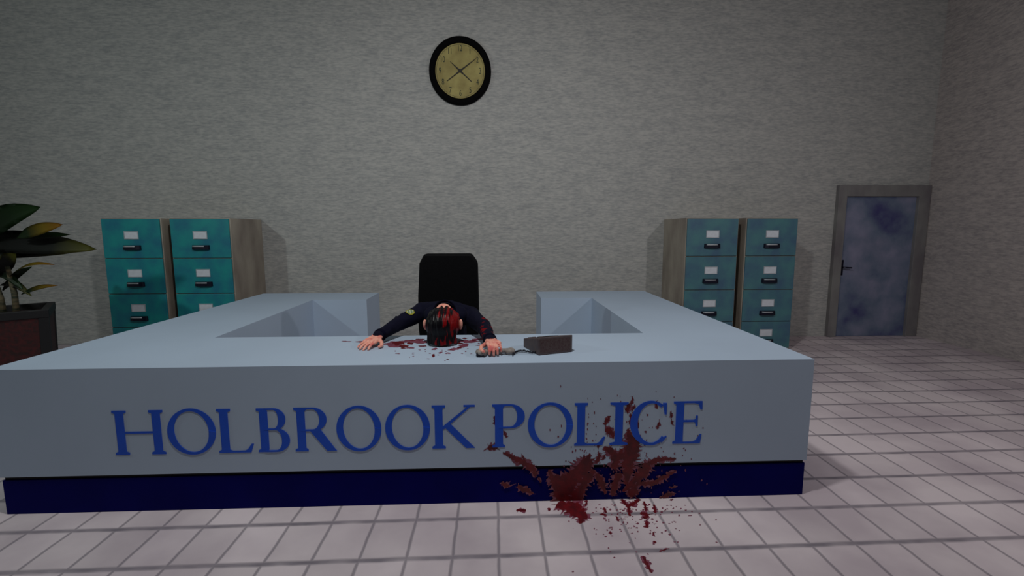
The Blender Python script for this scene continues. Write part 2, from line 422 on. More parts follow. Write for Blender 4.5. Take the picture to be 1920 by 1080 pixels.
# --- blood: jagged strokes with their own shapes, on real surfaces
def stroke(bm, pts, ws, place, nrm, mi=0, jag=.3, spikes=0, th=.0012):
    """pts: list of 2D surface points (metres); ws: widths at each"""
    P_ = []; Wd = []
    for k in range(len(pts)-1):
        a, b = Vector(pts[k]), Vector(pts[k+1]); L = (b-a).length; n = max(2, int(L/.008))
        for i in range(n):
            t = i/n; P_.append(a.lerp(b, t)); Wd.append(ws[k]*(1-t)+ws[k+1]*t)
    P_.append(Vector(pts[-1])); Wd.append(ws[-1])
    le, ri = [], []
    for i, p in enumerate(P_):
        d = (P_[min(i+1, len(P_)-1)]-P_[max(i-1, 0)]).normalized(); nn = Vector((-d.y, d.x))
        w = Wd[i]/2; e = .35 if i in (0, len(P_)-1) else 1
        le.append(p+nn*w*e*(1+random.uniform(-jag, jag))); ri.append(p-nn*w*e*(1+random.uniform(-jag, jag)))
    for i in range(len(P_)-1):
        q = [le[i], le[i+1], ri[i+1], ri[i]]
        vs = [bm.verts.new(place(c.x, c.y)+nrm*th) for c in q]
        f = bm.faces.new(vs); f.material_index = mi
    for s in range(spikes):
        i = random.randrange(len(P_)); p = P_[i]; w = Wd[i]
        a = random.uniform(0, 6.28); d = Vector((math.cos(a), math.sin(a))); n2 = Vector((-d.y, d.x))*w*.14
        L = w*random.uniform(.6, 1.1)
        vs = [bm.verts.new(place(c.x, c.y)+nrm*th*.9) for c in (p-n2, p+n2, p+d*L)]
        f = bm.faces.new(vs); f.material_index = mi
def blob(bm, c, rx, ry, place, nrm, mi=0, th=.0012, n=9):
    pts = []
    for k in range(n):
        a = 2*math.pi*k/n; r = random.uniform(.65, 1.15); pts.append((c[0]+rx*r*math.cos(a), c[1]+ry*r*math.sin(a)))
    f = bm.faces.new([bm.verts.new(place(x, y)+nrm*th) for x, y in pts]); f.material_index = mi

PXF = YF/FPX*1.02          # metres per photograph pixel on the counter front
fr = lambda x, z: Vector((x, YF, z)); NF = Vector((0, -1, 0))
def F(u, v): p = on_y(u, v, YF); return (p.x, p.z)
def fs(px, w, **k):
    stroke(bm, [F(*q) for q in px], [x*PXF for x in w], fr, NF, jag=.42, **k)
    stroke(bm, [F(*q) for q in px], [(x*1.25+1.6)*PXF for x in w], fr, NF, mi=1, jag=.75, spikes=len(px)*2)
bm = bmesh.new()
# pale haze of fine spots first
for k in range(230):
    u = random.gauss(1165, 60); v = random.gauss(850, 50)
    if v > 925 or v < 700: continue
    s = random.uniform(.8, 2.6)*PXF; blob(bm, F(u, v), s*.7, s*1.3, fr, NF, mi=1, th=.0008, n=6)
for px, w in (
    ([(943, 848), (962, 858), (982, 868), (1002, 880)], [4, 8, 11, 12]),
    ([(998, 872), (1003, 890), (1008, 884)], [5, 8, 5]),
    ([(985, 866), (978, 852)], [4, 1]),
    ([(1030, 880), (1036, 900), (1044, 916)], [6, 12, 10]),
    ([(1042, 890), (1050, 912), (1055, 943)], [9, 22, 34]),
    ([(1050, 934), (1072, 905), (1092, 880), (1108, 862)], [34, 24, 30, 16]),
    ([(1048, 900), (1075, 890), (1100, 868)], [16, 14, 20]),
    ([(1075, 940), (1090, 915), (1104, 888)], [26, 16, 14]),
    ([(1100, 868), (1106, 850)], [14, 2]), ([(1094, 866), (1096, 852)], [8, 2]), ([(1118, 868), (1124, 850)], [7, 2]),
    ([(1112, 880), (1103, 905)], [12, 8]),
    ([(1118, 888), (1128, 905), (1136, 926)], [8, 14, 4]),
    ([(1138, 782), (1135, 797)], [3, 6]), ([(1143, 780), (1138, 792)], [5, 4]),
    ([(1134, 808), (1142, 806), (1150, 820)], [8, 12, 5]),
    ([(1132, 838), (1145, 846), (1158, 864)], [6, 12, 14]),
    ([(1158, 850), (1152, 880)], [18, 12]), ([(1165, 842), (1164, 862)], [6, 12]),
    ([(1186, 745), (1184, 758)], [2, 3]), ([(1180, 758), (1175, 772)], [9, 7]), ([(1190, 762), (1186, 768)], [6, 5]),
    ([(1182, 776), (1183, 800)], [3, 4]), ([(1196, 792), (1194, 806)], [5, 4]),
    ([(1177, 804), (1184, 830), (1186, 860)], [5, 18, 26]),
    ([(1192, 824), (1190, 850)], [14, 16]),
    ([(1176, 835), (1176, 866)], [12, 14]),
    ([(1180, 856), (1178, 880), (1174, 908)], [28, 20, 8]),
    ([(1162, 888), (1152, 908), (1150, 930)], [14, 12, 9]),
    ([(1190, 902), (1204, 888), (1218, 872)], [14, 20, 15]),
    ([(1205, 876), (1232, 862), (1268, 860)], [12, 9, 3]),
    ([(1192, 908), (1225, 906), (1250, 892), (1268, 882)], [8, 9, 8, 3]),
    ([(1168, 922), (1185, 905), (1196, 928)], [5, 14, 7]),
    ([(1184, 916), (1186, 932)], [18, 10]),
    ([(1236, 935), (1252, 928), (1266, 926)], [4, 8, 3]), ([(1254, 915), (1270, 912)], [3, 2]),
    ([(940, 905), (954, 912)], [6, 10]), ([(970, 912), (988, 920), (1000, 926)], [8, 9, 4]),
    ([(928, 780), (929, 796)], [4, 6]), ([(944, 808), (950, 820)], [2, 4]), ([(915, 840), (930, 840)], [10, 11]),
    ([(1231, 752), (1232, 766)], [3, 4]), ([(1258, 772), (1259, 784)], [3, 4]), ([(1259, 788), (1261, 796)], [3, 3]),
    ([(1236, 792), (1232, 804)], [5, 3]), ([(1213, 777), (1215, 778)], [2, 3]), ([(1207, 831), (1209, 835)], [3, 2]),
    ([(1122, 832), (1121, 840)], [3, 3]), ([(1126, 852), (1118, 868)], [4, 7]), ([(1135, 852), (1130, 862)], [3, 4]),
    ([(1010, 895), (1014, 905)], [3, 3])):
    fs(px, w, spikes=int(len(px)*3.5))
for k in range(60):
    u = random.gauss(1165, 50); v = random.gauss(870, 32)
    if v > 928: continue
    s = random.uniform(.6, 1.8)*PXF; blob(bm, F(u, v), s*.7, s*1.5, fr, NF, n=6)
o = raster(bm, fr, NF, .0032, 'blood_splatter', ctr); o['label'] = 'dark red blood splashed across the word POLICE and the plinth'

tp = lambda x, y: Vector((x, y, HC)); NZ = Vector((0, 0, 1))
def Tt(u, v): p = on_z(u, v, HC); return (p.x, p.y)
def blot(bm, u, v, hu, hv, place, U, mi=0, th=.0012):
    """irregular blot spanning hu x hv photograph pixels, mapped onto the surface"""
    n = 11; pts = []
    for k in range(n):
        a = 2*math.pi*k/n; r = random.uniform(.55, 1.15); pts.append(U(u+hu*r*math.cos(a), v+hv*r*math.sin(a)))
    f = bm.faces.new([bm.verts.new(place(x, y)+NZ*th) for x, y in pts]); f.material_index = mi
bm = bmesh.new()
for u, v, a, b in ((745, 647, 34, 6), (762, 640, 40, 4), (790, 641, 22, 4), (650, 640, 10, 1.2), (672, 641, 12, 1.5), (880, 640, 28, 4), (900, 636, 26, 3), (868, 648, 12, 5), (850, 655, 12, 3),
                   (792, 649, 10, 2), (815, 655, 8, 3), (840, 662, 6, 2), (826, 661, 5, 2), (905, 648, 14, 2), (770, 652, 14, 2)):
    for k in range(4): blot(bm, u+random.uniform(-a, a)*.5, v+random.uniform(-b, b)*.5, a*.55, b*.55, tp, Tt, mi=1, th=.0006+.0001*k)
for u, v, a, b in ((748, 643, 14, 3.2), (757, 649, 11, 3), (768, 644, 8, 2.2), (788, 636.5, 11, 1.4), (776, 638, 8, 1), (742, 646, 6, 2.4), (793, 649, 6, 1.2), (813, 668, 3, 2), (812, 666, 2, 3),
                   (871, 634.5, 5, 1.4), (864, 644, 6, 2), (887, 638, 4, 1), (838, 674, 2.5, 1), (756, 653, 4, 1.3), (862, 652, 5, 1.6), (845, 656, 4, 1), (905, 635, 6, 1)):
    for k in range(2): blot(bm, u+random.uniform(-2, 2), v, a, b, tp, Tt, th=.0013)
for k in range(34): blot(bm, random.uniform(740, 900), random.gauss(656, 8), random.uniform(1, 3), random.uniform(.4, .9), tp, Tt, mi=1)
o = raster(bm, tp, NZ, .004, 'blood_smear', ctr); o['label'] = 'blood smeared over the worktop around the head'

fl = lambda x, y: Vector((x, y, 0)); Fl = lambda u, v: (on_z(u, v, 0).x, on_z(u, v, 0).y)
fx = on_z(1100, 970, 0)
bm = bmesh.new()
PXG = 2.45/FPX
def gs(px, w, **k):
    stroke(bm, [Fl(*q) for q in px], [x*PXG for x in w], fl, NZ, jag=.42, **k)
    stroke(bm, [Fl(*q) for q in px], [(x*1.25+1.6)*PXG for x in w], fl, NZ, mi=1, jag=.8)
for k in range(150):
    u = random.gauss(1190, 55); v = 945+abs(random.gauss(0, 42))
    if v > 1078: continue
    blot(bm, u, v, random.uniform(1, 3), random.uniform(.7, 2), fl, Fl, mi=1, th=.0006)
for px, w in (([(1045, 944), (1072, 952), (1092, 966), (1088, 982)], [22, 40, 22, 6]), ([(1062, 944), (1084, 948)], [20, 14]), ([(1070, 962), (1096, 972)], [12, 12]), ([(1082, 944), (1090, 968)], [16, 12]),
    ([(1100, 938), (1098, 950)], [4, 3]), ([(1166, 936), (1172, 945), (1182, 950)], [6, 8, 10]), ([(1180, 948), (1200, 936)], [10, 7]), ([(1179, 950), (1181, 968)], [6, 5]),
    ([(1126, 964), (1138, 966)], [6, 9]), ([(1132, 952), (1137, 962)], [4, 4]), ([(1208, 940), (1211, 958)], [4, 5]), ([(1200, 962), (1214, 965)], [8, 14]), ([(1206, 972), (1216, 966)], [8, 6]),
    ([(1213, 976), (1213, 990)], [4, 6]), ([(1206, 988), (1214, 989)], [2, 5]), ([(1226, 946), (1229, 962)], [4, 6]), ([(1155, 968), (1160, 978)], [2, 3]), ([(1144, 996), (1145, 1002)], [2, 3]),
    ([(1205, 1042), (1212, 1056), (1222, 1074)], [3, 7, 3]), ([(1224, 998), (1228, 1006)], [2, 3]), ([(1225, 1015), (1230, 1018)], [4, 5]), ([(968, 957), (986, 957)], [8, 9]), ([(1029, 952), (1030, 958)], [4, 5]),
    ([(1255, 938), (1262, 936)], [4, 3]), ([(1236, 1034), (1256, 1028)], [2, 2])):
    gs(px, w, spikes=len(px))
bl = raster(bm, fl, NZ, .0035, 'blood_stain', None)
bl['label'] = 'dark red blood splashed on the tiled floor at the foot of the counter front'; bl['category'] = 'blood stain'

# ------------------------------------------------------------------ filing cabinets
def cabinet(x0, x1, enamel, label, group):
    W = x1-x0; D = YW-.004-YCF
    r = empty('filing_cabinet', ((x0+x1)/2, YCF, 0), label, 'filing cabinet', group)
    h = W/2
    bm = BX(-h, h, .012, D, .0, HCAB)
    mkobj('cabinet_body', bm, M_CABSIDE, r, bevel=.004)
    zs = [HCAB-.006, 1.263, .822, .397, .03]
    for a, b in zip(zs, zs[1:]):
        dr = mkobj('drawer', BX(-h+.01, h-.012, -.006, .0115, b+.007, a-.002), enamel, r, bevel=.005)
        zt = a-(a-b)*.41+ .0; zc = a-(a-b)*.72
        # label holder and its card
        bm = bmesh.new()
        box(bm, -.085, .085, -.012, -.006, zt-.048, zt-.04); box(bm, -.085, .085, -.012, -.006, zt+.04, zt+.048)
        box(bm, -.085, -.077, -.012, -.006, zt-.04, zt+.04); box(bm, .077, .085, -.012, -.006, zt-.04, zt+.04)
        mkobj('label_holder', bm, M_CHROME, dr)
        c = mkobj('label_card', BX(-.077, .077, -.009, -.006, zt-.04, zt+.04), M_LABEL, dr); c['label'] = 'blank pale card'
        # cup pull: dark housing, its upper-left highlight modelled as a bright bar
        bm = bmesh.new(); n = 12
        prof = [(-.105, 0), (-.095, -.022), (-.06, -.034), (.06, -.034), (.095, -.022), (.105, 0)]
        top = [bm.verts.new((x, y-.0065, zc+.028)) for x, y in prof]; bot = [bm.verts.new((x*1.03, y*1.1-.0065, zc-.028)) for x, y in prof]
        bm.faces.new(top); bm.faces.new(bot[::-1])
        for k in range(len(prof)): bm.faces.new((top[k], top[(k+1) % len(prof)], bot[(k+1) % len(prof)], bot[k]))
        hp = mkobj('handle', bm, M_DARKMET, dr, bevel=.003)
        bm = bmesh.new(); tube(bm, [(-.085, -.034, zc+.014), (-.05, -.047, zc+.014), (.03, -.047, zc+.014), (.055, -.043, zc+.014)], .0085)
        mkobj('handle_highlight', bm, M_CHROME, dr, smooth=True)
    return r
cabinet(-4.787, -4.074, M_TEAL, 'teal four-drawer filing cabinet nearest the potted plant, against the back wall', 'filing cabinets')
cabinet(-3.972, -3.244, M_TEAL, 'teal four-drawer filing cabinet with bare tan side, right one of the pair near the plant', 'filing cabinets')
cabinet(2.481, 3.170, M_TEALR, 'grey-teal four-drawer filing cabinet behind the counter, left one of the pair near the door', 'filing cabinets')
cabinet(3.268, 3.954, M_TEALR, 'grey-teal four-drawer filing cabinet standing nearest the door', 'filing cabinets')

# ------------------------------------------------------------------ wall clock
CC = Vector((-.436, YW-.003, 3.766)); R = .423; ZS = 1.068
ck = empty('wall_clock', CC, 'round wall clock with black rim and yellowed dial high on the back wall', 'clock')
ck.scale = (1, 1, ZS)
RX = Matrix.Rotation(math.pi/2, 4, 'X')     # z of the lathe -> -y (towards the room)
bm = bmesh.new(); lathe(bm, [(R*.80, .0), (R*.80, .03), (R*.83, .052), (R*.90, .066), (R*.97, .055), (R, .03), (R, .0)], RX, 64, closed=True)
mkobj('rim', bm, M_RIM, ck, smooth=True)
bm = bmesh.new(); lathe(bm, [(R*.81, .001), (R*.81, .022)], RX, 64); mkobj('dial', bm, M_DIAL, ck)
for h in range(1, 13):
    bm = bmesh.new()
    cu = bpy.data.curves.new('n', 'FONT'); cu.body = str(h); cu.size = .098; cu.align_x = 'CENTER'; cu.align_y = 'CENTER'; cu.extrude = .0008
    to = bpy.data.objects.new('n', cu); COL.objects.link(to)
    bpy.context.view_layer.update()
    me = to.evaluated_get(bpy.context.evaluated_depsgraph_get()).to_mesh()
    a = math.radians(90-30*h); rr = R*.645
    M4 = RX @ Matrix.Translation((rr*math.cos(a), rr*math.sin(a), .0235)) @ Matrix.Diagonal((.72, 1.05, 1, 1))
    vs = [bm.verts.new(M4 @ v.co) for v in me.vertices]
    for p in me.polygons:
        try: bm.faces.new([vs[i] for i in p.vertices])
        except ValueError: pass
    to.to_mesh_clear(); bpy.data.objects.remove(to); bpy.data.curves.remove(cu)
    mkobj('numeral', bm, M_INK, ck)
bm = bmesh.new(); lathe(bm, [(R*.755, .0215), (R*.755, .0226), (R*.763, .0226), (R*.763, .0215)], RX, 64, closed=True)
mkobj('minute_track', bm, M_INK, ck)
def hand(name, deg, L, tail, w, z):
    bm = bmesh.new(); M4 = RX @ Matrix.Rotation(math.radians(deg), 4, 'Z') @ Matrix.Translation((0, 0, z))
    prism(bm, [(-tail, -w*.3), (-tail*.3, -w*.5), (0, -w), (L*.25, -w*.6), (L, -w*.12), (L, w*.12), (L*.25, w*.6), (0, w), (-tail*.3, w*.5), (-tail, w*.3)], .003, M4)
    mkobj(name, bm, M_HAND, ck)
hand('hour_hand', 140, .175, .20, .014, .027)
hand('minute_hand', 35, .27, .22, .012, .031)
bm = bmesh.new(); lathe(bm, [(.02, .022), (.02, .038)], RX, 20); mkobj('hub', bm, M_HAND, ck)

# ------------------------------------------------------------------ office chair
CX, CY = -.372, 3.86
ch = empty('office_chair', (CX, CY-.15, 0), 'black high-backed office chair behind the counter with a slumped officer in it', 'chair')
def loc(x, y, z): return (x, y+.15, z)
bm = bmesh.new()
# backrest outline with chamfered top corners, slightly wider low down
ol = [(-.235, .56), (-.255, .80), (-.252, 1.06), (-.234, 1.335), (-.192, 1.412), (.195, 1.412), (.243, 1.34), (.249, 1.06), (.249, .80), (.23, .56)]
M4 = Matrix.Translation((0, .205, 0)) @ Matrix.Rotation(math.pi/2, 4, 'X')
prism(bm, ol, .10, M4)
mkobj('backrest', bm, M_CHAIR, ch, bevel=.018)
bm = bmesh.new(); prism(bm, [(-.25, -.28), (.25, -.28), (.27, -.2), (.26, .15), (-.26, .15), (-.27, -.2)], .08, Matrix.Translation((0, -.06, .43)))
mkobj('seat', bm, M_CHAIR, ch, bevel=.03)
bm = bmesh.new(); tube(bm, [(0, .0, .45), (0, .2, .43), (0, .25, .6), (0, .215, .75)], .022); mkobj('back_support', bm, M_PLAST, ch)
bm = bmesh.new(); tube(bm, [(0, -.06, .12), (0, -.06, .43)], .028, 14); mkobj('gas_column', bm, M_PLAST, ch)
for k in range(5):
    a = math.radians(90+72*k); e = Vector((math.cos(a)*.29, -.06+math.sin(a)*.29, .085))
    bm = bmesh.new(); tube(bm, [(0, -.06, .14), e], [.026, .016]); lg = mkobj('base_arm', bm, M_PLAST, ch)
    bm = bmesh.new()
    Mw = Matrix.Translation((e.x, e.y, .032)) @ Matrix.Rotation(a, 4, 'Z') @ Matrix.Rotation(math.pi/2, 4, 'X')
    lathe(bm, [(.018, -.025), (.031, -.02), (.031, .02), (.018, .025)], Mw, 16); tube(bm, [(e.x, e.y, .05), (e.x, e.y, .1)], .008)
    mkobj('caster', bm, M_PLAST, lg)

# ------------------------------------------------------------------ telephone
A = on_z(1010, 667, HC); B = on_z(1073, 660, HC); 
ang = math.atan2((B-A).y, (B-A).x)
ph = empty('telephone', (A.x, A.y, HC+.001), 'brown-grey wedge-shaped desk telephone on the counter top right of the officer', 'telephone', rz=ang)
PW = (B-A).length; PD = .235; HF, HB = .106, .055
bm = bmesh.new()
v = [bm.verts.new(c) for c in ((0, 0, 0), (PW, 0, 0), (PW, PD, 0), (0, PD, 0), (-.004, .01, HF), (PW+.006, .01, HF), (PW, PD, HB), (0, PD, HB))]
for f in ((0, 3, 2, 1), (4, 5, 6, 7), (0, 1, 5, 4), (1, 2, 6, 5), (2, 3, 7, 6), (3, 0, 4, 7)): bm.faces.new([v[i] for i in f])
o = mkobj('telephone_body', bm, M_PHONE, ph, bevel=.004)
bm = bmesh.new(); box(bm, .012, PW-.012, -.001, .003, .012, HF-.012, Matrix.Shear('XZ', 4, (0, 0)) @ Matrix.Rotation(-.09, 4, 'X'))
mkobj('back_plate', bm, M_PHONEF, ph)
TOPM = Matrix.Translation((0, .01, HF)) @ Matrix.Rotation(-math.atan2(HF-HB, PD-.01), 4, 'X')
for r in range(4):
    for c in range(3):
        mkobj('key', BX(.085+c*.034, .108+c*.034, .075+r*.033, .097+r*.033, -.001, .003, M4=TOPM), M_PLAST, ph)
for y_ in (.02, .16): mkobj('cradle', BX(.018, .06, y_, y_+.04, -.001, .005, M4=TOPM), M_PHONE, ph, bevel=.001)
# coiled cord from phone to handset
cp = [Vector(on_z(*q, HC+.012)) for q in ((1006, 660), (995, 660), (984, 657.5), (974, 657.5), (966, 660), (960, 665))]
bm = bmesh.new(); fine = []
for a_, b_ in zip(cp, cp[1:]):
    for i in range(22): fine.append(a_.lerp(b_, i/22))
hel = []
for i, p in enumerate(fine):
    t = i*1.15; hel.append(p+Vector((0, math.cos(t)*.0055, math.sin(t)*.0055)))
tube(bm, hel, .0028, 6)
inv = (Matrix.Translation(ph.location) @ Matrix.Rotation(ang, 4, 'Z')).inverted()
bmesh.ops.transform(bm, matrix=inv, verts=bm.verts)
mkobj('cord', bm, M_CORD, ph, smooth=True)

# ------------------------------------------------------------------ organic shapes: primitives fused by voxel remesh
def cap(bm, a, b, ra, rb, flat=None, n=14):
    """tapered capsule"""
    a, b = Vector(a), Vector(b); d = b-a; L = d.length
    q = d.to_track_quat('Z', 'Y').to_matrix().to_4x4(); M4 = Matrix.Translation(a) @ q
    if flat: M4 = M4 @ flat
    prof = []
    for i in range(6): t = math.pi/2*i/6; prof.append((ra*math.sin(t)+1e-4, -ra*math.cos(t)))
    prof.append((ra, 0)); prof.append((rb, L))
    for i in range(1, 7): t = math.pi/2*i/6; prof.append((rb*math.cos(t)+1e-4, L+rb*math.sin(t)))
    lathe(bm, prof, M4, n)
def ell(bm, c, r, rot=(0, 0, 0), n=24):
    M4 = Matrix.Translation(c) @ Euler(rot).to_matrix().to_4x4() @ Matrix.Diagonal((*r, 1))
    bmesh.ops.create_uvsphere(bm, u_segments=n, v_segments=n//2, radius=1, matrix=M4)
def chain(bm, pts, rs):
    for i in range(len(pts)-1): cap(bm, pts[i], pts[i+1], rs[i], rs[i+1])
def fuse(name, bm, m, parent, vox=.006, smooth=3, clip=None, sculpt=None):
    bmesh.ops.recalc_face_normals(bm, faces=bm.faces)
    me = bpy.data.meshes.new('t'); bm.to_mesh(me); bm.free()
    o = bpy.data.objects.new('t', me); COL.objects.link(o)
    md = o.modifiers.new('r', 'REMESH'); md.mode = 'VOXEL'; md.voxel_size = vox
    sm = o.modifiers.new('s', 'SMOOTH'); sm.iterations = smooth; sm.factor = .5
    bpy.context.view_layer.update()
    ev = o.evaluated_get(bpy.context.evaluated_depsgraph_get())
    me2 = bpy.data.meshes.new_from_object(ev); bpy.data.objects.remove(o)
    me2.name = name; me2.materials.clear()
    if sculpt:
        for v_ in me2.vertices: v_.co = sculpt(v_.co.copy())
    for x in (m if isinstance(m, (list, tuple)) else [m]): me2.materials.append(x)
    for p in me2.polygons: p.use_smooth = True
    r = bpy.data.objects.new(name, me2); COL.objects.link(r)
    if parent: r.parent = parent; r.matrix_parent_inverse = Matrix.Translation(-Vector(parent.location))
    return r

# ------------------------------------------------------------------ person slumped over the counter
PX = -.352
pr = empty('person', (PX, 3.66, .5), 'person in dark navy uniform slumped face down on the counter, one hand on the handset', 'person')
V = Vector
pel, wai, che, nck = V((PX-.01, 3.72, .65)), V((PX-.01, 3.70, .78)), V((PX-.01, 3.56, .93)), V((PX, 3.36, 1.0))
shR, elR, wrR = V((-.545, 3.50, .985)), V((-.685, 3.31, .935)), V((-.775, 3.09, .897))     # left of the picture
shL, elL, wrL = V((-.175, 3.47, .955)), V((-.07, 3.17, .937)), V((-.022, 2.865, .910))
HD = V((-.342, 3.085, .968))
def hand_pts(w, kn, tips, thumb):
    return w, kn, tips, thumb
def build_hand(bm, wr, palm_dir, side, lift, curl, spread, size=1.0):
    """wr wrist; palm_dir horizontal dir; side = +1 thumb to the right of palm_dir seen from above"""
    d = palm_dir.normalized(); s = d.cross(V((0, 0, 1))).normalized()*side; up = V((0, 0, 1))
    pc = wr+d*.05*size
    # palm: rows of overlapping flattened lumps
    for k in range(4):
        off = (k-1.5)*.0205*size
        cap(bm, wr+d*.012-s*off*.6, wr+d*.088*size-s*off-up*lift, .0165, .0145)
    base = wr+d*.09*size-up*lift
    lens = [.072, .081, .075, .058]
    tips_ = []
    for k in range(4):
        off = (1.5-k)*.0205*size               # index nearest to the thumb
        a = spread*(1.5-k); fd = (d+s*a).normalized(); p = base+s*off; L = lens[k]*size
        p1 = p+(fd*math.cos(curl[0])-up*math.sin(curl[0]))*L*.45
        p2 = p1+(fd*math.cos(curl[1])-up*math.sin(curl[1]))*L*.32
        p3 = p2+(fd*math.cos(curl[2])-up*math.sin(curl[2]))*L*.25
        r0 = [.0098, .01, .0096, .0086][k]
        chain(bm, [p, p1, p2, p3], [r0, r0*.96, r0*.88, r0*.76])
        tips_.append((p3, fd))
    return d, s
body = bmesh.new()
# torso, legs under the clothes
chain(body, [pel, wai, che, nck], [.11, .10, .12, .055]); cap(body, shR, shL, .06, .06)
for sg in (-1, 1):
    hp = pel+V((sg*.09, -.02, 0)); kn = V((PX+sg*.13, 3.27, .60)); an = V((PX+sg*.12, 3.32, .14))
    chain(body, [hp, kn, an], [.075, .05, .034]); cap(body, an, an+V((0, -.13, -.07)), .034, .03)
# arms
chain(body, [shR, elR, wrR], [.048, .038, .026]); chain(body, [shL, elL, wrL], [.048, .038, .026])
# neck and head: face down, crown towards the counter front
chain(body, [nck, V((PX, 3.24, 1.035)), HD+V((0, .05, .02))], [.062, .058, .07])
ell(body, HD, (.098, .118, .108))
ell(body, HD+V((0, .03, -.06)), (.07, .075, .055))                    # jaw and cheeks
ell(body, HD+V((0, -.012, -.112)), (.014, .026, .014))               # nose pressed to the top
ell(body, HD+V((0, .035, -.108)), (.028, .012, .01))                 # lips
for sg in (-1, 1):
    ell(body, HD+V((sg*.036, -.04, -.094)), (.016, .012, .012))      # closed eyes
    ell(body, HD+V((sg*.118, .012, .002)), (.014, .022, .040), (.3, 0, sg*.35))   # ears
    ell(body, HD+V((sg*.112, .026, .004)), (.009, .012, .022), (.3, 0, sg*.35))
# picture-left hand: palm down, fingers hanging towards the front
d1, s1 = build_hand(body, wrR, V((-.30, -.92, 0)), -1, .016, (.12, .3, .6), .05, 1.2)
ct = wrR+V((.012, -.035, -.012)); chain(body, [ct, ct+V((.03, -.055, -.012)), ct+V((.04, -.10, -.018)), ct+V((.03, -.128, -.020))], [.015, .013, .0115, .0095])
# picture-right hand: wrapped over the handset
d2, s2 = build_hand(body, wrL+V((0, 0, .004)), V((.20, -.95, 0)), 1, -.004, (.30, .95, 1.5), .03, 1.12)
ct = wrL+V((-.02, -.04, -.006)); chain(body, [ct, ct+V((-.034, -.05, -.008)), ct+V((-.036, -.10, -.014)), ct+V((-.018, -.128, -.02))], [.015, .013, .0115, .0095])
bo = fuse('body', body, M_SKIN, pr, vox=.0045, smooth=2)

# hair: crown cap of clumped strands, left of the picture near black, right soaked red
M_HAIR = two_tone('dark_hair_with_blood', (9, 7, 12), (120, 2, 8), dict(axis=0, range=(HD.x-.34, HD.x+.28), nscale=(36, 5, 7), thr=1.085), .4)
hb = bmesh.new()
ell(hb, HD+V((0, -.016, .010)), (.113, .128, .114), n=32)
for k in range(70):
    a = random.uniform(0, 2*math.pi); b_ = random.uniform(-.5, 1.2)
    dx, dz = math.cos(a), math.sin(a)
    if dz < -.55: continue
    p0 = HD+V((dx*.085, -.07, dz*.085+.014)); p1 = HD+V((dx*.112, .03, dz*.112+.012))
    if dz < .2 and abs(dx) > .6: p1 = HD+V((dx*.107, -.02, dz*.108))
    cap(hb, p0, p1, .009, .007, n=8)
for k in range(26):                              # forelock falling to the worktop
    x = (k/25-.5)*.19; y = HD.y-.115*math.sqrt(max(0, 1-(x/.11)**2))
    cap(hb, (HD.x+x*.9, y-.006, HD.z+.03), (HD.x+x*1.0, y-.012+random.uniform(-.008, .004), HC+.012+random.uniform(0, .012)), .0085, .006, n=8)
def hs(c):
    n_ = noise.noise(V((c.x*95, c.y*14, c.z*14)))
    dv = (c-HD); dv.normalize(); c = c+dv*n_*.006
    c.z = max(c.z, HC+.002)
    return c
fuse('hair', hb, M_HAIR, bo, vox=.0045, smooth=2, sculpt=hs)

# uniform shirt: torso plus two sleeves; blood on the picture-right sleeve
M_SHIRT = two_tone('navy_uniform_bloodied', (5, 6, 30), (112, 6, 14), dict(axis=0, range=(-.40, .20), nscale=(20, 20, 20), thr=1.13), .9)
sb = bmesh.new()
for q_ in (shR, shL): cap(sb, q_+V((0, .02, .0)), V((PX, 3.40, 1.0)), .075, .088)
cap(sb, V((PX-.09, 3.36, .985)), V((PX+.09, 3.36, .985)), .07, .07)
chain(sb, [pel+V((0, 0, .02)), wai, che+V((0, 0, .0)), nck+V((0, .04, .0))], [.145, .145, .14, .088])
cap(sb, shR+V((.02, .03, .0)), shL+V((-.02, .03, .0)), .072, .072)
ell(sb, che+V((0, .02, .02)), (.19, .12, .10), (.5, 0, 0))
def sleeve(a, b, c):
    e = c+(b-c).normalized()*.012
    chain(sb, [a, b, e], [.070, .053, .037]); cap(sb, c+(b-c).normalized()*.0, c+(b-c).normalized()*.045, .040, .041)
sleeve(shR, elR, wrR); sleeve(shL, elL, wrL)
for k in range(9):       # folds
    t = random.random(); p = shR.lerp(elR, t) if k % 2 else shL.lerp(elL, t)
    cap(sb, p+V((-.03, .02, .04)), p+V((.03, -.02, .03)), .012, .01, n=8)
def ss(c):
    q = c+V((0, 0, 0)); n_ = noise.noise(q*22)
    c = c+V((n_, noise.noise(q*22+V((5, 5, 5))), n_))*.004
    if c.y < YI+.03: c.z = max(c.z, HC+.002)
    return c
sh = fuse('shirt', sb, M_SHIRT, pr, vox=.007, smooth=3, sculpt=ss)
# collar ring round the neck
bm = bmesh.new()
Mc = Matrix.Translation((PX, 3.315, 1.022)) @ Matrix.Rotation(math.radians(72), 4, 'X')
lathe(bm, [(.072, -.02), (.078, -.02), (.084, .018), (.076, .018)], Mc, 28, closed=True)
cl = mkobj('collar', bm, M_UNIF, sh, smooth=True)
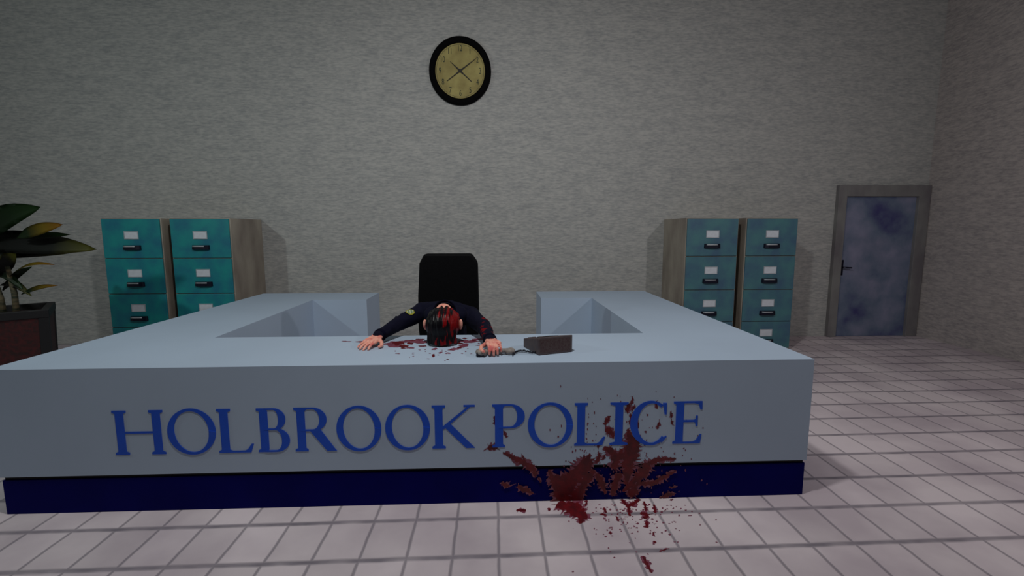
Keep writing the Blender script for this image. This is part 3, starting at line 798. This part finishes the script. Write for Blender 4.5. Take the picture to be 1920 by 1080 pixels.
# shoulder patch, crescent of embroidered cloth
def patch_on(a, b, t, r, wdt, hgt, side):
    p = a.lerp(b, t); ax = (b-a).normalized(); toward = (V((0, 0, EYE))-p).normalized(); toward = (toward-ax*toward.dot(ax)).normalized()
    nrm = (toward*.75+V((side, 0, .3))*.55); nrm = (nrm-ax*nrm.dot(ax)).normalized(); tn = ax.cross(nrm)
    bm = bmesh.new(); rows = []
    for i in range(9):
        u_ = -1+2*i/8; row = []
        for j in range(7):
            w_ = -1+2*j/6; k_ = math.sqrt(max(.0, 1-abs(u_)**2.6)); th_ = w_*wdt*k_/r
            base = p+ax*u_*hgt; rr = r+.004
            row.append(bm.verts.new(base+(nrm*math.cos(th_)+tn*math.sin(th_))*rr))
        rows.append(row)
    for i in range(8):
        for j in range(6):
            f = bm.faces.new((rows[i][j], rows[i][j+1], rows[i+1][j+1], rows[i+1][j]))
            f.material_index = 0 if (i in (0, 7) or j in (0, 5)) else (1 if (i+j) % 3 else 2)
    bmesh.ops.remove_doubles(bm, verts=bm.verts, dist=1e-5)
    bmesh.ops.solidify(bm, geom=bm.faces, thickness=.002)
    o_ = mkobj('shoulder_patch', bm, [mat('patch_gold', (150, 146, 30), .7), mat('patch_green', (96, 128, 92), .7), mat('patch_white', (190, 188, 170), .7)], sh)
    o_['label'] = 'gold-edged shoulder patch'
    return o_
patch_on(shR, elR, .56, .062, .030, .034, -1)
# cuff braid
def cuff(a, b, name, m):
    d = (b-a).normalized(); bm = bmesh.new()
    M4 = Matrix.Translation(a+d*.008) @ d.to_track_quat('Z', 'Y').to_matrix().to_4x4()
    lathe(bm, [(.034, 0), (.0435, 0), (.0445, .02), (.034, .02)], M4, 24, closed=True)
    return mkobj(name, bm, m, sh, smooth=True)
cuff(wrR, elR, 'cuff', M_UNIF); cuff(wrL, elL, 'cuff', M_UNIF)
# trousers and shoes
tb = bmesh.new()
cap(tb, pel+V((-.06, 0, -.01)), pel+V((.06, 0, -.01)), .125, .125)
for sg in (-1, 1):
    hp = pel+V((sg*.09, -.02, 0)); kn = V((PX+sg*.13, 3.27, .60)); an = V((PX+sg*.12, 3.32, .14))
    chain(tb, [hp, kn, an], [.10, .075, .055])
fuse('trousers', tb, M_TROUS, pr, vox=.009, smooth=3)
for sg in (-1, 1):
    fb_ = bmesh.new(); an = V((PX+sg*.12, 3.32, .10))
    cap(fb_, an+V((0, .03, -.035)), an+V((0, -.15, -.055)), .045, .038); cap(fb_, an+V((0, .02, 0)), an+V((0, 0, .05)), .045, .045)
    fuse('shoe', fb_, M_PLAST, pr, vox=.007, smooth=2, sculpt=lambda c: V((c.x, c.y, max(c.z, .004))))

# ------------------------------------------------------------------ handset under the hand
h0, h1 = on_z(903, 667, HC), on_z(956, 664, HC)
hz = empty('telephone_handset', (h0.x, h0.y, HC+.001), 'grey telephone handset lying under the slumped officer\'s hand', 'telephone handset')
hbm = bmesh.new(); d = (h1-h0)
a_, b_ = h0+V((0, 0, .018)), h1+V((0, 0, .018))
cap(hbm, a_+V((0, .005, .005)), b_+V((0, .005, .005)), .0145, .0145)
ell(hbm, a_+V((-.002, -.004, .002)), (.036, .034, .024), (0, .25, 0)); ell(hbm, b_+V((.002, -.002, .0)), (.031, .031, .023), (0, -.2, 0))
def hsq(c): c.z = max(c.z, HC+.0015); return c
M_HS = mat('handset_grey', (146, 138, 132), .6, col2=(124, 114, 108), nscale=(40, 40, 40))
fuse('handset_body', hbm, M_HS, hz, vox=.003, smooth=3, sculpt=hsq)
bm = bmesh.new(); lathe(bm, [(.020, 0), (.0235, .004), (.0235, .010), (.02, .012)], Matrix.Translation((-.008, -.022, .012)) @ Matrix.Rotation(1.25, 4, 'X'), 20)
mkobj('earpiece', bm, M_CORD, hz, smooth=True)

# ------------------------------------------------------------------ potted plant
# square planter turned towards the room
c_fr = on_y(89, 580, 4.45)               # its near right top corner
PH = c_fr.z; rot = math.radians(38); PWI = .62
ex = V((math.cos(rot), math.sin(rot), 0)); ey = V((-math.sin(rot), math.cos(rot), 0))
pc = V((c_fr.x, c_fr.y, 0)) - ex*PWI/2 + ey*PWI/2
pl = empty('potted_plant', pc, 'broad-leaved plant with yellowing leaf tips in a dark red square planter, left of the counter', 'potted plant')
pl.rotation_euler = (0, 0, rot)
h = PWI/2
bm = bmesh.new()
tpr = .9
def quadring(z, k, inset=0): 
    return [(-h*k+inset, -h*k+inset, z), (h*k-inset, -h*k+inset, z), (h*k-inset, h*k-inset, z), (-h*k+inset, h*k-inset, z)]
rg = [[bm.verts.new(q) for q in quadring(*a)] for a in ((0, tpr), (PH-.06, .985), (PH-.06, .985, .05), (.1, tpr, .05))]
for r_, s_ in zip(rg, rg[1:]):
    for k in range(4): bm.faces.new((r_[k], r_[(k+1) % 4], s_[(k+1) % 4], s_[k]))
bm.faces.new(rg[0][::-1]); bm.faces.new(rg[-1])
pot = mkobj('planter', bm, M_POT, pl)
bm = bmesh.new()
rg = [[bm.verts.new(q) for q in quadring(*a)] for a in ((PH-.075, 1.0, -.008), (PH, 1.0, -.008), (PH, 1.0, .05), (PH-.075, 1.0, .05))]
for r_, s_ in zip(rg, rg[1:]+rg[:1]):
    for k in range(4): bm.faces.new((r_[k], r_[(k+1) % 4], s_[(k+1) % 4], s_[k]))
mkobj('planter_rim', bm, M_POTR, pot, bevel=.006)
bm = bmesh.new()
for sx in (-1, 1):
    for sy in (-1, 1):
        b0 = V((sx*h*tpr, sy*h*tpr, 0)); t0 = V((sx*h*.99, sy*h*.99, PH-.07)); w = .035
        vs0 = [bm.verts.new(b0+V((a*w, b*w, 0))) for a, b in ((-1, -1), (1, -1), (1, 1), (-1, 1))] if 0 else [bm.verts.new(b0+V((sx*.006-(sx*.07 if a else 0), sy*.006-(sy*.07 if b else 0), 0))) for a, b in ((0, 0), (1, 0), (1, 1), (0, 1))]
        vs1 = [bm.verts.new(t0+V((sx*.006-(sx*.07 if a else 0), sy*.006-(sy*.07 if b else 0), 0))) for a, b in ((0, 0), (1, 0), (1, 1), (0, 1))]
        for k in range(4): bm.faces.new((vs0[k], vs0[(k+1) % 4], vs1[(k+1) % 4], vs1[k]))
        bm.faces.new(vs0); bm.faces.new(vs1)
mkobj('corner_post', bm, M_POTR, pot)
mkobj('soil', BX(-h*.9, h*.9, -h*.9, h*.9, PH-.12, PH-.07), M_SOIL, pl)
PINV = (Matrix.Translation(pc) @ Matrix.Rotation(rot, 4, 'Z')).inverted()
YP = pc.y
def to_pl(p): return PINV @ V(p)
top = on_y(15, 505, YP-.02)
base = V((pc.x, pc.y, PH-.08))
STEMS = [(on_y(30, 585, YP-.12), on_y(14, 500, YP-.05)), (on_y(6, 585, YP-.05), on_y(-12, 520, YP)), (on_y(-20, 585, YP+.05), on_y(-45, 490, YP+.05))]
for a, b in STEMS:
    a = V((a.x, a.y, PH-.09)); bm = bmesh.new()
    mid = a.lerp(b, .5)+V((.02, 0, 0)); tube(bm, [to_pl(a), to_pl(mid), to_pl(b)], [.026, .022, .018], 10); mkobj('stem', bm, M_BARK, pl, smooth=True)
def leaf(a, b, w, lift, m, face=None, side_droop=.25, n=12, wbase=.35):
    """blade from a to b with an arching midrib, gutter-folded along it"""
    a, b = V(a), V(b); ax = b-a; L = ax.length; axn = ax.normalized()
    face = V(face or (.45, -.6, .66)); face = (face-axn*face.dot(axn)).normalized(); sd = axn.cross(face)
    bm = bmesh.new(); uv = bm.loops.layers.uv.new('uv'); rows = []
    for i in range(n+1):
        t = i/n; c = a.lerp(b, t)+V((0, 0, 1))*lift*math.sin(math.pi*t)*L
        wt = w*(math.sin(math.pi*min(1, (t*.82+.18)**1.15))**.8)*(1 if t > .2 else wbase+(1-wbase)*t/.2)
        if t == 1: wt = .0015
        row = []
        for j in (-1, -.5, 0, .5, 1):
            row.append((bm.verts.new(to_pl(c+sd*j*wt/2+face*(abs(j)*wt*side_droop-.0))), t))
        rows.append(row)
    for r_, s_ in zip(rows, rows[1:]):
        for j in range(4):
            f = bm.faces.new((r_[j][0], r_[j+1][0], s_[j+1][0], s_[j][0]))
            for lp, tt in zip(f.loops, (r_[j][1], r_[j+1][1], s_[j+1][1], s_[j][1])): lp[uv].uv = (tt, 0)
            f.smooth = True
    bmesh.ops.solidify(bm, geom=bm.faces, thickness=.003)
    for e in bm.faces: e.smooth = True
    o = mkobj('leaf', bm, m, pl, recalc=False)
    return o
def W(u, v, dy=0): return on_y(u, v, YP+dy)
cv = (.62, -.75, .2)
leaf(W(-60, 470), W(76, 388), .21, .12, M_LEAF, cv, .08)
leaf(W(30, 447, -.1), W(118, 421, -.2), .105, .04, M_LEAFY, cv, .05, wbase=.1)
leaf(W(40, 446, -.06), W(132, 440, -.1), .06, .02, M_LEAF, cv, .05)
leaf(W(-20, 462, .02), W(182, 468, -.1), .19, .03, M_LEAFD, cv, .08, wbase=.8)
leaf(W(-30, 480, .05), W(135, 474, .02), .15, .05, M_LEAFD, cv, .08, wbase=.9)
leaf(W(-60, 455, .1), W(110, 452, .1), .17, .03, M_LEAFD, cv, .08, wbase=.9)
leaf(W(5, 530, -.05), W(103, 497, -.12), .06, .13, M_LEAFY, (.3, -.5, .8), .1)
leaf(W(5, 545, -.05), W(60, 500, -.02), .06, .1, M_LEAF, cv, .1)
o = leaf(W(40, 552, -.1), W(109, 535, -.15), .04, .06, M_LEAFY, cv, .1)
leaf(W(0, 535, -.02), W(60, 556, -.12), .07, .16, M_LEAFD, cv, .1)
leaf(W(-10, 515, -.02), W(45, 545, -.1), .07, .16, M_LEAF, cv, .1)
leaf(W(-10, 510, -.02), W(30, 475, -.05), .16, .02, M_LEAFD, cv, .1, wbase=.9)
leaf(W(0, 520, -.02), W(-30, 450, -.05), .18, .02, M_LEAFD, cv, .1, wbase=.9)
crown = W(-15, 490)
for k in range(14):
    a = math.radians(95+k*17); r_ = random.uniform(.35, .6)
    tipz = random.uniform(-.12, .42)
    m = (M_LEAF, M_LEAFD, M_LEAFY)[k % 3]
    leaf(crown+V((0, 0, random.uniform(-.06, .08))), crown+V((math.cos(a)*r_, math.sin(a)*r_, tipz)), random.uniform(.08, .16), .15, m, (0, 0, 1), .12)

# ------------------------------------------------------------------ lights
def lamp(name, kind, loc_, energy, col=(1, 1, 1), size=.1, rot=(0, 0, 0), **k):
    d = bpy.data.lights.new(name, kind); d.energy = energy; d.color = col
    if kind == 'AREA': d.shape = 'RECTANGLE'; d.size = size; d.size_y = k.get('sy', size)
    else: d.shadow_soft_size = size
    if kind == 'SPOT': d.spot_size = k.get('cone', 2); d.spot_blend = k.get('blend', 1)
    o = bpy.data.objects.new(name, d); COL.objects.link(o); o.location = loc_; o.rotation_euler = rot
    return o
def aimed(name, a, b, energy, col, cone, size=.06):
    a, b = V(a), V(b)
    return lamp(name, 'SPOT', a, energy, col, size, rot=(b-a).to_track_quat('-Z', 'Y').to_euler(), cone=math.radians(cone), blend=1)
lamp('lamp_left', 'POINT', (-4.74, 2.24, 3.10), 94, (.90, 1, .98), .06)
lamp('lamp_right', 'POINT', (3.60, 2.24, 3.07), 88, (1, .955, .96), .06)
aimed('ceiling_lamp', (-.3, 1.7, 4.5), (-.3, 5.0, .9), 300, (1, .99, .97), 140, .12)
w = bpy.data.worlds.new('world'); S.world = w; w.use_nodes = True
w.node_tree.nodes['Background'].inputs[0].default_value = (.5, .5, .5, 1); w.node_tree.nodes['Background'].inputs[1].default_value = .05

S.view_settings.view_transform = 'Standard'; S.view_settings.look = 'None'
S.view_settings.exposure = 0; S.view_settings.gamma = 1; S.view_settings.use_curve_mapping = False
